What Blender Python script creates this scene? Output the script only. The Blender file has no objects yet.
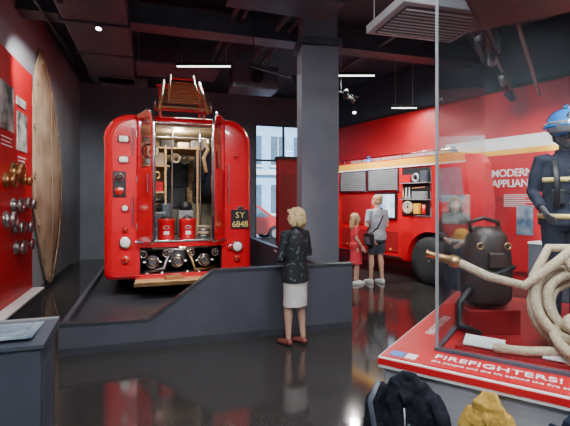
import bpy, bmesh, math, random, time
from mathutils import Vector, Matrix, noise, Euler
random.seed(3)
V=Vector
D=bpy.data
SC=bpy.context.scene
# ---------------------------------------------------------------- materials
def mat(name,col,rough=.5,metal=0,var=0,scale=6,emit=0,coat=0,bump=0,stretch=None,col2=None,vor=False,lo=.35,hi=.65,spec=None,ecol=None):
    m=D.materials.new(name); m.use_nodes=True
    nt=m.node_tree; b=nt.nodes['Principled BSDF']
    b.inputs['Base Color'].default_value=(*col,1); b.inputs['Roughness'].default_value=rough
    b.inputs['Metallic'].default_value=metal; b.inputs['Coat Weight'].default_value=coat
    b.inputs['Coat Roughness'].default_value=.06
    if spec is not None: b.inputs['Specular IOR Level'].default_value=spec
    if emit: b.inputs['Emission Color'].default_value=(*(ecol or col),1); b.inputs['Emission Strength'].default_value=emit
    if var or bump or col2:
        tc=nt.nodes.new('ShaderNodeTexCoord'); mp=nt.nodes.new('ShaderNodeMapping')
        nt.links.new(tc.outputs['Object'],mp.inputs[0])
        if stretch: mp.inputs['Scale'].default_value=stretch
        if vor:
            n=nt.nodes.new('ShaderNodeTexVoronoi'); out=n.outputs['Distance']
        else:
            n=nt.nodes.new('ShaderNodeTexNoise'); n.inputs['Detail'].default_value=5; out=n.outputs[0]
        n.inputs['Scale'].default_value=scale
        nt.links.new(mp.outputs[0],n.inputs['Vector'])
        if var or col2:
            r=nt.nodes.new('ShaderNodeValToRGB')
            r.color_ramp.elements[0].position=lo; r.color_ramp.elements[1].position=hi
            r.color_ramp.elements[0].color=(*[c*(1-var) for c in col],1)
            r.color_ramp.elements[1].color=(*(col2 if col2 else [min(1,c*(1+var)) for c in col]),1)
            nt.links.new(out,r.inputs[0]); nt.links.new(r.outputs[0],b.inputs['Base Color'])
            if emit: nt.links.new(r.outputs[0],b.inputs['Emission Color'])
        if bump:
            bp=nt.nodes.new('ShaderNodeBump'); bp.inputs['Strength'].default_value=bump; bp.inputs['Distance'].default_value=.02
            nt.links.new(out,bp.inputs['Height']); nt.links.new(bp.outputs[0],b.inputs['Normal'])
    return m
def glassmat(name,tint=(.94,.965,.975),ior=1.36):
    m=D.materials.new(name); m.use_nodes=True; nt=m.node_tree
    for n in list(nt.nodes): nt.nodes.remove(n)
    o=nt.nodes.new('ShaderNodeOutputMaterial'); mx=nt.nodes.new('ShaderNodeMixShader')
    t=nt.nodes.new('ShaderNodeBsdfTransparent'); t.inputs[0].default_value=(*tint,1)
    g=nt.nodes.new('ShaderNodeBsdfGlossy'); g.inputs['Roughness'].default_value=.01
    f=nt.nodes.new('ShaderNodeFresnel')
    # thin pane: same reflectance on both faces (no false total internal reflection)
    ge=nt.nodes.new('ShaderNodeNewGeometry'); ma=nt.nodes.new('ShaderNodeMath'); ma.operation='MULTIPLY_ADD'
    ma.inputs[1].default_value=1/ior-ior; ma.inputs[2].default_value=ior
    nt.links.new(ge.outputs['Backfacing'],ma.inputs[0]); nt.links.new(ma.outputs[0],f.inputs[0])
    nt.links.new(f.outputs[0],mx.inputs[0]); nt.links.new(t.outputs[0],mx.inputs[1]); nt.links.new(g.outputs[0],mx.inputs[2])
    nt.links.new(mx.outputs[0],o.inputs[0]); return m

RED=mat('engine_red_paint',(.58,.003,.012),.25,var=.05,scale=2,coat=.6)
DRED=mat('dark_red_panel',(.26,.008,.012),.45,var=.1)
WRED=mat('red_wall_paint',(.44,.005,.011),.5,var=.08,scale=1.5)
PRED=mat('red_print_panel',(.48,.006,.012),.4,var=.06,scale=2)
CREAM=mat('cream_paint',(.56,.45,.28),.5,var=.15,scale=4)
WOOD=mat('varnished_wood',(.34,.13,.05),.4,var=.3,scale=8,stretch=(1,8,8))
PLY=mat('plywood',(.55,.34,.15),.5,var=.2,scale=6,stretch=(1,6,6))
CHR=mat('chrome',(.75,.75,.75),.14,1)
STEEL=mat('steel',(.48,.48,.49),.35,1,var=.15)
BRASS=mat('brass',(.50,.30,.13),.35,1,var=.2)
BLK=mat('black_satin',(.012,.012,.014),.45,var=.2)
RUB=mat('rubber',(.015,.015,.016),.75,var=.2)
WHT=mat('white_satin',(.75,.75,.74),.4,var=.04)
YEL=mat('yellow_paint',(.85,.42,.03),.4,var=.05)
PYEL=mat('plate_yellow',(.80,.62,.20),.5,var=.03)
LENSW=mat('lamp_lens_white',(.85,.83,.78),.12,var=.05,coat=1)
LENSR=mat('lamp_lens_red',(.5,.01,.01),.12,var=.05,coat=1)
LENSD=mat('lamp_lens_dark',(.04,.03,.03),.1,var=.05,coat=1)
GREY=mat('platform_grey',(.075,.077,.098),.42,var=.08,scale=3)
DGREY=mat('dark_deck',(.045,.047,.056),.42,var=.15,scale=5)
LWALL=mat('grey_wall',(.30,.33,.37),.75,var=.1,scale=1.2,spec=.2)
BWALL=mat('blue_grey_wall',(.17,.195,.24),.75,var=.1,scale=1.2,spec=.2)
CEIL=mat('ceiling_black',(.035,.045,.065),.7,var=.2,scale=1)
DUCT=mat('duct_dark_metal',(.065,.075,.098),.45,var=.2,scale=3)
COL=mat('column_grey',(.20,.20,.245),.55,var=.1,scale=2)
FLOOR=mat('polished_floor',(.022,.020,.020),.085,var=.3,scale=70,col2=(.080,.070,.066),lo=.35,hi=.8,bump=.008,spec=.75)
CANV=mat('old_canvas',(.38,.26,.16),.9,var=.2,scale=1.6,bump=.4,col2=(.58,.44,.30))
ROPE=mat('rope',(.30,.21,.13),.9,var=.2,scale=40,bump=.4)
HOSE=mat('canvas_hose',(.56,.44,.30),.85,var=.2,scale=60,bump=.4)
LEATH=mat('dark_leather',(.030,.014,.011),.4,var=.3,scale=12,bump=.3)
BLUE=mat('blue_helmet',(.02,.20,.62),.2,var=.05,coat=1)
NAVY=mat('navy_cloth',(.020,.024,.042),.8,var=.25,scale=20,bump=.3,spec=.2)
COATB=mat('black_coat_cloth',(.010,.011,.017),.9,var=.3,scale=60,bump=.25,spec=.15)
COATN=mat('dark_navy_coat_cloth',(.010,.014,.030),.9,var=.3,scale=60,bump=.25,spec=.15)
COATY=mat('ochre_coat_cloth',(.36,.22,.045),.9,var=.2,scale=60,bump=.25,spec=.15)
COATG=mat('charcoal_coat_cloth',(.05,.045,.045),.9,var=.25,scale=60,bump=.25,spec=.2)
GRYB=mat('case_base_grey',(.32,.33,.36),.5,var=.06,scale=2)
SILV=mat('shutter_aluminium',(.42,.43,.46),.4,.6,var=.05)
SKIN=mat('skin',(.60,.34,.24),.55,var=.08,scale=12)
EYEW=mat('eye_white',(.8,.8,.78),.2,var=.02); EYED=mat('eye_dark',(.03,.02,.015),.2,var=.02)
LIP=mat('lips',(.42,.12,.10),.5,var=.05)
BLOND=mat('blond_hair',(.52,.33,.13),.5,var=.35,scale=25,stretch=(4,4,.6),bump=.6,col2=(.82,.62,.33))
BROWNH=mat('brown_hair',(.20,.10,.05),.5,var=.35,scale=25,stretch=(4,4,.6),bump=.6)
LBROWNH=mat('light_brown_hair',(.46,.29,.15),.5,var=.35,scale=25,stretch=(4,4,.6),bump=.6)
PATT=mat('patterned_jacket',(.010,.011,.014),.75,scale=24,col2=(.12,.15,.165),lo=.56,hi=.70)
BEIGE=mat('off_white_skirt_cloth',(.68,.64,.60),.85,var=.06,scale=20,bump=.2)
SHOE=mat('red_brown_shoe',(.25,.06,.05),.5,var=.1)
GSHIRT=mat('grey_shirt_cloth',(.32,.34,.38),.85,var=.12,scale=20,bump=.2)
DSHORT=mat('dark_shorts_cloth',(.04,.045,.06),.85,var=.2,scale=20,bump=.2)
KRED=mat('child_dress_red',(.60,.03,.05),.8,var=.12,scale=20,bump=.2)
GLASS=glassmat('case_glass'); WGLASS=glassmat('window_glass',(.95,.97,1))
LAMP=mat('lamp_emitter',(1,.98,.95),.5,emit=9)
LAMPG=mat('lamp_emitter_cool',(.85,1,.92),.5,emit=5)
SCREEN=mat('screen_image',(.10,.32,.70),.3,emit=1.0,scale=4,col2=(.70,.82,.95),var=.3)
PHOTO=mat('bw_photo_print',(.03,.03,.03),.5,scale=5,col2=(.5,.5,.48),var=.2)
PRINT=mat('graphic_print',(.05,.11,.20),.5,scale=5,col2=(.30,.36,.40),var=.2)
GLASSV=mat('visor',(.15,.16,.18),.1,coat=1,var=.05)

# ---------------------------------------------------------------- mesh builder
class M:
    def __init__(s): s.V=[]; s.F=[]; s.I=[]; s.S=[]; s.mats=[]; s.T=Matrix()
    def raw(s,vs,fs,m,smooth):
        if m not in s.mats: s.mats.append(m)
        i=s.mats.index(m); o=len(s.V); T=s.T
        s.V.extend([T@V(v) for v in vs]); s.F.extend([tuple(k+o for k in f) for f in fs]); s.I.extend([i]*len(fs)); s.S.extend([smooth]*len(fs))
    def _add(s,t,m,smooth):
        t.verts.index_update()
        s.raw([v.co.copy() for v in t.verts],[[v.index for v in f.verts] for f in t.faces],m,smooth); t.free()
    def box(s,c,d,m,rot=None,bev=0):
        t=bmesh.new(); bmesh.ops.create_cube(t,size=1)
        bmesh.ops.scale(t,vec=V(d),verts=t.verts)
        if bev: bmesh.ops.bevel(t,geom=t.edges[:],offset=bev,segments=2,affect='EDGES',profile=.5)
        mt=Matrix.Translation(V(c))
        if rot: mt=mt@Euler(rot).to_matrix().to_4x4()
        bmesh.ops.transform(t,matrix=mt,verts=t.verts); s._add(t,m,False)
    def b2(s,lo,hi,m,bev=0):
        lo,hi=V(lo),V(hi); s.box((lo+hi)/2,hi-lo,m,bev=bev)
    def loft(s,pts,rad,m,side=None,seg=14,smooth=True,closed=False):
        pts=[V(p) for p in pts]; n=len(pts); vs=[]; fs=[]
        prev=None
        for i,p in enumerate(pts):
            if closed: d=pts[(i+1)%n]-pts[i-1]
            else: d=(pts[min(i+1,n-1)]-pts[max(i-1,0)])
            d.normalize()
            ref=V(side) if side else (prev if prev else (V((1,0,0)) if abs(d.x)<.8 else V((0,1,0))))
            a=(ref-d*ref.dot(d)); 
            if a.length<1e-4: a=d.orthogonal()
            a.normalize(); b=d.cross(a)
            if not side: prev=a
            r=rad[i] if isinstance(rad,(list,tuple)) else rad
            ra,rb=r if isinstance(r,(list,tuple)) else (r,r)
            vs+=[p+a*ra*math.cos(2*math.pi*k/seg)+b*rb*math.sin(2*math.pi*k/seg) for k in range(seg)]
        for i in range(n if closed else n-1):
            A,B=i*seg,((i+1)%n)*seg
            for k in range(seg): fs.append((A+k,A+(k+1)%seg,B+(k+1)%seg,B+k))
        if not closed:
            fs.append(tuple(range(seg))[::-1]); fs.append(tuple(range((n-1)*seg,n*seg)))
        s.raw(vs,fs,m,smooth)
    def cyl(s,p,q,r,m,r2=None,seg=20):
        s.loft([p,q],[r,r if r2 is None else r2],m,seg=seg,smooth=False)
    def sph(s,c,r,m,rot=None,seg=16):
        r=r if isinstance(r,(list,tuple)) else (r,r,r); nr=max(7,seg//2+1); c=V(c)
        R=Euler(rot).to_matrix() if rot else Matrix.Identity(3)
        vs=[c+R@V((0,0,-r[2]))]; fs=[]
        for i in range(1,nr):
            a=-math.pi/2+math.pi*i/nr
            vs+=[c+R@V((r[0]*math.cos(a)*math.cos(2*math.pi*k/seg),r[1]*math.cos(a)*math.sin(2*math.pi*k/seg),r[2]*math.sin(a))) for k in range(seg)]
        vs.append(c+R@V((0,0,r[2]))); L=len(vs)-1
        for k in range(seg):
            fs.append((0,1+(k+1)%seg,1+k)); fs.append((L,L-seg+k,L-seg+(k+1)%seg))
        for i in range(nr-2):
            A=1+i*seg; B=A+seg
            for k in range(seg): fs.append((A+k,A+(k+1)%seg,B+(k+1)%seg,B+k))
        s.raw(vs,fs,m,True)
    def torus(s,c,R,r,m,n=(0,0,1),seg=28,rs=10,e=1.0):
        q=V((0,0,1)).rotation_difference(V(n))
        s.loft([V(c)+q@V((R*math.cos(2*math.pi*k/seg),R*e*math.sin(2*math.pi*k/seg),0)) for k in range(seg)],r,m,side=tuple(V(n)),seg=rs,closed=True)
    def lathe(s,prof,m,c=(0,0,0),n=(0,0,1),seg=24,smooth=True):
        q=V((0,0,1)).rotation_difference(V(n).normalized()); c=V(c)
        s.rings([[c+q@V((r*math.cos(2*math.pi*k/seg),r*math.sin(2*math.pi*k/seg),z)) for k in range(seg)] for r,z in prof],m,smooth,True,True)
    def prism(s,poly,y0,y1,m,axes='xz'):
        f=(lambda a,b,h:V((a,h,b))) if axes=='xz' else (lambda a,b,h:V((a,b,h))) if axes=='xy' else (lambda a,b,h:V((h,a,b)))
        s.rings([[f(a,b,y0) for a,b in poly],[f(a,b,y1) for a,b in poly]],m,False,True,True)
    def rings(s,loops,m,smooth=True,capend=False,capstart=False):
        n=len(loops[0]); vs=[V(p) for L in loops for p in L]; fs=[]
        for i in range(len(loops)-1):
            A=i*n; B=A+n
            for k in range(n): fs.append((A+k,A+(k+1)%n,B+(k+1)%n,B+k))
        if capend: fs.append(tuple(range(len(vs)-n,len(vs))))
        if capstart: fs.append(tuple(range(n))[::-1])
        s.raw(vs,fs,m,smooth)
    def done(s,name,loc=(0,0,0),rz=0,parent=None,remesh=0,smooth_it=0,nz=0):
        me=D.meshes.new(name); me.from_pydata([tuple(v) for v in s.V],[],s.F)
        for m in s.mats: me.materials.append(m)
        me.polygons.foreach_set('material_index',s.I); me.polygons.foreach_set('use_smooth',s.S)
        bm=bmesh.new(); bm.from_mesh(me); bmesh.ops.recalc_face_normals(bm,faces=bm.faces); bm.to_mesh(me); bm.free()
        me.update()
        o=D.objects.new(name,me); SC.collection.objects.link(o)
        if remesh:
            r=o.modifiers.new('r','REMESH'); r.mode='VOXEL'; r.voxel_size=remesh; r.use_smooth_shade=True
            if smooth_it:
                sm=o.modifiers.new('s','SMOOTH'); sm.iterations=smooth_it; sm.factor=.5
            dg=bpy.context.evaluated_depsgraph_get(); dg.update()
            nm=D.meshes.new_from_object(o.evaluated_get(dg)); o.modifiers.clear(); o.data=nm; nm.name=name
            if nz:
                for v in nm.vertices:
                    v.co+=v.normal*noise.noise(v.co*nz[1])*nz[0]
            nm.materials.clear()
            for m in s.mats: nm.materials.append(m)
            nm.polygons.foreach_set('use_smooth',[True]*len(nm.polygons))
        o.location=loc; o.rotation_euler=(0,0,rz)
        if parent: o.parent=parent
        return o
def empty(name,loc,rz=0):
    o=D.objects.new(name,None); SC.collection.objects.link(o); o.location=loc; o.rotation_euler=(0,0,rz); return o
def text(body,size,m,loc,rot,parent,name='lettering',align='LEFT',ext=.002,bold=.0,sp=1):
    c=D.curves.new(name,'FONT'); c.body=body; c.size=size; c.extrude=ext; c.align_x=align; c.offset=bold; c.space_character=sp; c.resolution_u=4
    c.materials.append(m); o=D.objects.new(name,c); SC.collection.objects.link(o)
    o.location=loc; o.rotation_euler=rot; o.parent=parent; return o
R90=math.pi/2
RL=math.radians(17.6); RC=math.radians(-34); RW=math.radians(-57.8)
H=4.9
hb=.75; hz=hb+.02
# ---------------------------------------------------------------- people
def hand(m,w,d,nrm,s,mt,curl=.5,mirror=1):
    w=V(w); d=V(d).normalized(); nrm=V(nrm); nrm=(nrm-d*nrm.dot(d)).normalized(); sd=d.cross(nrm).normalized()*mirror
    m.loft([w-d*.02*s,w+d*.02*s,w+d*.055*s,w+d*.09*s],[(.024*s,.018*s),(.034*s,.017*s),(.041*s,.016*s),(.038*s,.013*s)],mt,side=tuple(sd),seg=12)
    for k,(o,L) in enumerate(((-.030,.062),(-.010,.076),(.011,.080),(.031,.070))):
        a=w+d*.075*s+sd*o*s; c1=curl*.6; c2=curl*1.5
        p1=a+(d*math.cos(c1*.5)-nrm*math.sin(c1*.5))*.02*s
        p2=p1+(d*math.cos(c1)-nrm*math.sin(c1))*L*.5*s; p3=p2+(d*math.cos(c2)-nrm*math.sin(c2))*L*.5*s
        m.loft([a,p1,p2,p3],[.0092*s,.0092*s,.0085*s,.0065*s],mt,seg=8)
    a=w+d*.025*s+sd*.025*s; b=a+(d*.6+sd*.7-nrm*.25)*.035*s; c=b+(d*.9+sd*.2-nrm*.35)*.032*s
    m.loft([a,b,c],[.013*s,.0105*s,.008*s],mt,seg=8)
def person(name,loc,rz,Ht,arms,feet,top,bottom,hairm,hair='bob',style='skirt',shoe=None,sleeve='long',headrz=0,headtilt=0,hem=.60,topz=.84,wide=1.0,kid=0,helmet=None,bag=False,skin=None,curl=.5,strips=False):
    s=Ht/1.7; e=empty(name,loc,rz); skin=skin or SKIN
    hs=1.0+.28*kid
    S_=Matrix.Scale(s,4)
    hip=[V((-.085,0,.90)),V((.085,0,.90))]; sh=[V((-.165*wide,.0,1.385)),V((.165*wide,.0,1.385))]
    m=M(); m.T=S_
    m.loft([(0,.0,.82),(0,.01,.90),(0,.0,1.03),(0,-.01,1.20),(0,-.0,1.33),(0,.0,1.40),(0,.005,1.44)],[(.12,.08),(.155*wide,.11),(.125*wide,.09),(.145*wide,.105),(.155*wide,.095),(.12,.075),(.06,.055)],skin,side=(1,0,0),seg=20)
    m.loft([(0,.01,1.40),(0,0,1.46),(0,-.01,1.53)],[.062,.052,.05],skin)
    knees=[];
    for i in range(2):
        f=V(feet[i]); an=V((f.x,f.y+.03,f.z+.085)); kn=(hip[i]+an)/2+V((0,-.035,.02))
        knees.append((kn,an))
        m.loft([hip[i]+V((0,.01,.03)),hip[i]-V((0,0,.08)),hip[i].lerp(kn,.6),kn,kn.lerp(an,.3)+V((0,.008,0)),kn.lerp(an,.7),an],[.085*wide,.084*wide,.068,.052,.057,.040,.033],skin)
        m.loft([an+V((0,.03,-.045)),an+V((0,-.03,-.045)),an+V((0,-.12,-.062)),an+V((0,-.17,-.066))],[(.03,.03),(.036,.035),(.04,.02),(.025,.012)],skin,side=(1,0,0))
        el,wr=V(arms[i][0]),V(arms[i][1])
        m.loft([sh[i]-V((sh[i].x*.3,0,0)),sh[i],sh[i].lerp(el,.4),el,el.lerp(wr,.3),wr],[.05,.052,.043,.035,.037,.024],skin)
        dd=(wr-el); nr=V(arms[i][2]) if len(arms[i])>2 else V((1 if i==0 else -1,0,0))
        hand(m,wr,dd,-nr,1.0*(1+.1*kid),skin,curl,mirror=1 if i==0 else -1)
    HM=Matrix.Translation(V((0,-.005,1.50)))@Matrix.Rotation(headrz,4,'Z')@Matrix.Rotation(headtilt,4,'X')@Matrix.Scale(hs,4)@Matrix.Translation(V((0,0,-1.50)))
    m.T=S_@HM
    m.sph((0,.005,1.605),(.074,.093,.098),skin,seg=24); m.sph((0,-.035,1.56),(.058,.055,.075),skin,seg=20); m.sph((0,-.062,1.505),(.026,.022,.018),skin)
    m.loft([(0,-.082,1.605),(0,-.098,1.585),(0,-.108,1.565),(0,-.09,1.556)],[.009,.011,.014,.012],skin,seg=10)
    for x in (-1,1):
        m.sph((x*.077,.005,1.58),(.010,.02,.032),skin); m.sph((x*.04,-.062,1.555),(.022,.02,.02),skin); m.sph((x*.03,-.080,1.613),(.022,.010,.008),skin)
    m.sph((0,-.088,1.535),(.024,.008,.007),skin); m.sph((0,-.086,1.526),(.021,.008,.007),skin)
    m.done('body',parent=e,remesh=.0072*s,smooth_it=2)
    m=M(); m.T=S_@HM
    for x in (-1,1):
        m.sph((x*.030,-.076,1.593),(.014,.011,.009),EYEW,seg=12); m.sph((x*.030,-.085,1.593),(.006,.004,.006),EYED,seg=10)
        m.loft([(x*.014,-.090,1.613),(x*.03,-.093,1.618),(x*.045,-.083,1.612)],[.003,.0038,.002],hairm,seg=6)
    m.sph((0,-.0935,1.531),(.020,.005,.007),LIP,seg=12)
    m.done('eyes_and_mouth',parent=e)
    m=M(); m.T=S_@HM
    if hair=='bob':
        m.sph((0,.022,1.625),(.097,.106,.098),hairm,seg=24); m.sph((0,.062,1.565),(.100,.076,.10),hairm,seg=24); 
        for x in (-1,1): m.loft([(x*.066,-.01,1.65),(x*.088,-.01,1.59),(x*.094,.0,1.52),(x*.078,.01,1.475)],[(.02,.05),(.022,.05),(.022,.045),(.01,.03)],hairm,side=(1,0,0))
        m.loft([(-.05,-.07,1.675),(0,-.085,1.672),(.055,-.07,1.67)],[.02,.022,.018],hairm)
        m.loft([(0,.09,1.60),(0,.10,1.52),(0,.085,1.46)],[(.09,.04),(.092,.04),(.06,.02)],hairm,side=(1,0,0))
    elif hair=='bun':
        m.sph((0,.02,1.625),(.085,.097,.092),hairm,seg=24); m.sph((0,.055,1.58),(.076,.055,.07),hairm,seg=24); m.sph((0,.115,1.665),(.045,.042,.042),hairm)
    elif hair=='long':
        m.sph((0,.02,1.625),(.087,.10,.092),hairm,seg=24)
        m.loft([(0,.06,1.62),(0,.085,1.52),(0,.10,1.42),(0,.09,1.33)],[(.085,.05),(.092,.045),(.085,.04),(.05,.02)],hairm,side=(1,0,0),seg=18)
        for x in (-1,1): m.loft([(x*.07,.0,1.64),(x*.087,.0,1.57),(x*.09,.01,1.48),(x*.085,.02,1.42)],[(.018,.045),(.018,.045),(.016,.035),(.01,.02)],hairm,side=(1,0,0))
    else:
        m.sph((0,.02,1.628),(.083,.096,.088),hairm,seg=24); m.sph((0,.05,1.57),(.074,.055,.06),hairm,seg=24)
    m.done('hair',parent=e,remesh=.007*s,smooth_it=2,nz=(.010*s,38))
    m=M(); m.T=S_
    zs=[topz,topz+.1,1.04,1.20,1.33,1.405,1.445]
    rd=[(.185*wide,.145),(.182*wide,.140),(.152*wide,.120),(.168*wide,.130),(.172*wide,.112),(.135,.09),(.072,.068)]
    m.loft([(0,.005,z) for z in zs],rd,top,side=(1,0,0),seg=22)
    for i in range(2):
        el,wr=V(arms[i][0]),V(arms[i][1])
        base=sh[i]-V((sh[i].x*.35,0,.0))
        if sleeve=='long': m.loft([base,sh[i],sh[i].lerp(el,.4),el,el.lerp(wr,.35),el.lerp(wr,.92)],[.062,.067,.058,.052,.048,.037],top)
        else: m.loft([base,sh[i],sh[i].lerp(el,.4),sh[i].lerp(el,.72)],[.06,.066,.060,.058],top)
    if sleeve=='long': m.loft([(0,.01,1.42),(0,.012,1.475)],[(.078,.072),(.07,.066)],top,side=(1,0,0))
    m.done('jacket' if sleeve=='long' else 'shirt',parent=e,remesh=.0095*s,smooth_it=3,nz=(.010*s,9))
    if strips:
        m=M(); m.T=S_
        for z,ra,rb in ((.92,.190,.148),(1.22,.176,.138)):
            m.loft([(0,.005,z-.02),(0,.005,z+.02)],[(ra*wide,rb),(ra*wide,rb)],PYEL,side=(1,0,0),seg=24)
        for k in range(4): m.sph((0.0,-.135,1.30-.09*k),(.012,.008,.012),CHR,seg=8)
        m.box((.07,-.125,1.30),(.09,.02,.06),BLK,bev=.006); m.box((-.08,-.13,1.08),(.10,.03,.12),BLK,bev=.01)
        for x in (-1,1): m.loft([(x*.10,-.10,1.38),(x*.09,-.145,1.2),(x*.10,-.15,1.0)],[(.022,.006)]*3,BLK,side=(1,0,0),seg=8)
        m.done('tunic_details',parent=e)
    m=M(); m.T=S_
    if style=='skirt':
        m.loft([(0,.005,1.02),(0,.005,.92),(0,.0,.8),(0,-.005,hem+.04),(0,-.005,hem)],[(.135,.10),(.165,.122),(.172,.130),(.165+.05*kid,.135+.03*kid),(.167+.05*kid,.137+.03*kid)],bottom,side=(1,0,0),seg=24)
        m.done('skirt',parent=e,remesh=.0095*s,smooth_it=2,nz=(.008*s,10))
    else:
        m.loft([(0,.005,1.02),(0,.005,.92),(0,.0,.80)],[(.14,.105),(.165,.125),(.15,.12)],bottom,side=(1,0,0),seg=24)
        for i in range(2):
            kn,an=knees[i]
            if style=='shorts': m.loft([hip[i]-V((0,0,.02)),hip[i].lerp(kn,.5),hip[i].lerp(kn,.85)],[.10,.092,.088],bottom)
            else: m.loft([hip[i]-V((0,0,.02)),hip[i].lerp(kn,.5),kn,kn.lerp(an,.5),an+V((0,0,-.02))],[.10,.088,.072,.065,.062],bottom)
        m.done('shorts' if style=='shorts' else 'trousers',parent=e,remesh=.0095*s,smooth_it=2,nz=(.008*s,10))
    m=M(); m.T=S_
    for kn,an in knees:
        m.loft([an+V((0,.055,-.05)),an+V((0,.02,-.035)),an+V((0,-.04,-.04)),an+V((0,-.12,-.055)),an+V((0,-.185,-.062)),an+V((0,-.20,-.066))],[(.025,.025),(.038,.045),(.042,.042),(.047,.03),(.036,.022),(.015,.012)],shoe or BLK,side=(1,0,0))
        m.loft([an+V((0,.06,-.079)),an+V((0,.04,-.078)),an+V((0,-.06,-.078)),an+V((0,-.14,-.078)),an+V((0,-.21,-.078))],[(.02,.007),(.036,.007),(.04,.007),(.046,.007),(.02,.007)],WHT if shoe==WHT else BLK,side=(1,0,0))
    m.done('shoes',parent=e)
    if helmet:
        m=M(); m.T=S_@HM
        m.sph((0,.0,1.665),(.125,.150,.115),helmet,seg=28); m.loft([(0,-.09,1.74),(0,-.0,1.795),(0,.10,1.75),(0,.15,1.66)],[(.012,.03),(.014,.02),(.014,.02),(.01,.02)],helmet,side=(1,0,0))
        m.torus((0,-.005,1.64),.135,.014,helmet,(0,0,1),e=1.22)
        m.loft([(-.12,-.07,1.625),(-.08,-.15,1.625),(0,-.178,1.625),(.08,-.15,1.625),(.12,-.07,1.625)],[(.006,.045)]*5,GLASSV,side=(0,1,.1),seg=10)
        m.torus((0,-.002,1.665),.128,.007,WHT,(0,0,1),e=1.2)
        m.sph((0,-.145,1.70),(.028,.012,.032),CHR)
        m.loft([(-.085,.0,1.62),(-.075,-.04,1.53),(0,-.06,1.475),(.075,-.04,1.53),(.085,.0,1.62)],.008,BLK,seg=8)
        m.done('helmet',parent=e)
    if bag:
        m=M(); m.T=S_
        m.loft([(-.13,-.10,1.40),(0,-.140,1.2),(.16,-.10,1.0),(.19,.02,.94)],[(.018,.004)]*4,BLK,side=(1,0,1),seg=8); m.loft([(-.13,-.10,1.40),(-.12,.0,1.46),(-.05,.125,1.3),(.10,.145,1.08),(.19,.05,.96)],[(.018,.004)]*5,BLK,side=(1,0,1),seg=8)
        m.box((.21,.03,.86),(.09,.24,.24),BLK,bev=.025); m.box((.26,.03,.84),(.02,.18,.14),DUCT,bev=.008)
        m.done('shoulder_bag',parent=e)
    return e
person('woman_visitor',(.12,4.80,0),math.radians(180+42),1.55,
  [((-.255,-.02,1.11),(-.02,-.20,1.12),(0,-.3,1)),((.255,-.02,1.09),(.03,-.215,1.07),(0,-.3,1))],
  [(-.085,.02,0),(.10,-.05,0)],PATT,BEIGE,BLOND,'bob','skirt',SHOE,headrz=math.radians(24),headtilt=-.02,hem=.49,topz=.79,wide=1.03)
person('adult_visitor',(1.83,8.35,0),math.radians(180+25),1.74,
  [((-.24,.0,1.10),(-.17,-.19,.98),(1,0,0)),((.25,.02,1.11),(.12,-.20,1.16),(-1,0,.3))],
  [(-.10,.0,0),(.12,-.06,0)],GSHIRT,DSHORT,LBROWNH,'bun','shorts',WHT,sleeve='short',headrz=math.radians(15),headtilt=.1,wide=1.12,bag=True)
person('child_visitor',(1.39,8.25,0),math.radians(90),1.36,
  [((-.22,.02,1.13),(-.20,-.12,.93)),((.22,.02,1.13),(.20,-.12,.93))],
  [(-.09,.0,0),(.09,-.08,0)],KRED,KRED,LBROWNH,'long','skirt',WHT,sleeve='short',hem=.50,topz=.9,kid=.6,headrz=math.radians(20),headtilt=-.1)
person('woman_in_black',(2.68,6.6,0),math.radians(-30),1.70,
  [((-.24,.0,1.12),(-.12,-.2,1.05)),((.24,.0,1.12),(.12,-.2,1.0))],
  [(-.10,.0,0),(.10,-.04,0)],COATG,NAVY,BROWNH,'long','trousers',BLK,headtilt=.15)
GREYSK=mat('mannequin_grey',(.10,.10,.11),.5,var=.1)
person('firefighter_mannequin',(1.95,2.92,hz),math.radians(-20),1.42,
  [((-.24,.0,1.12),(-.20,-.18,.98)),((.24,.0,1.12),(.18,-.2,1.05))],
  [(-.09,.0,0),(.09,-.02,0)],NAVY,NAVY,BLK,'short','trousers',LEATH,helmet=BLUE,skin=GREYSK,wide=1.08,kid=.45,strips=True)
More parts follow.
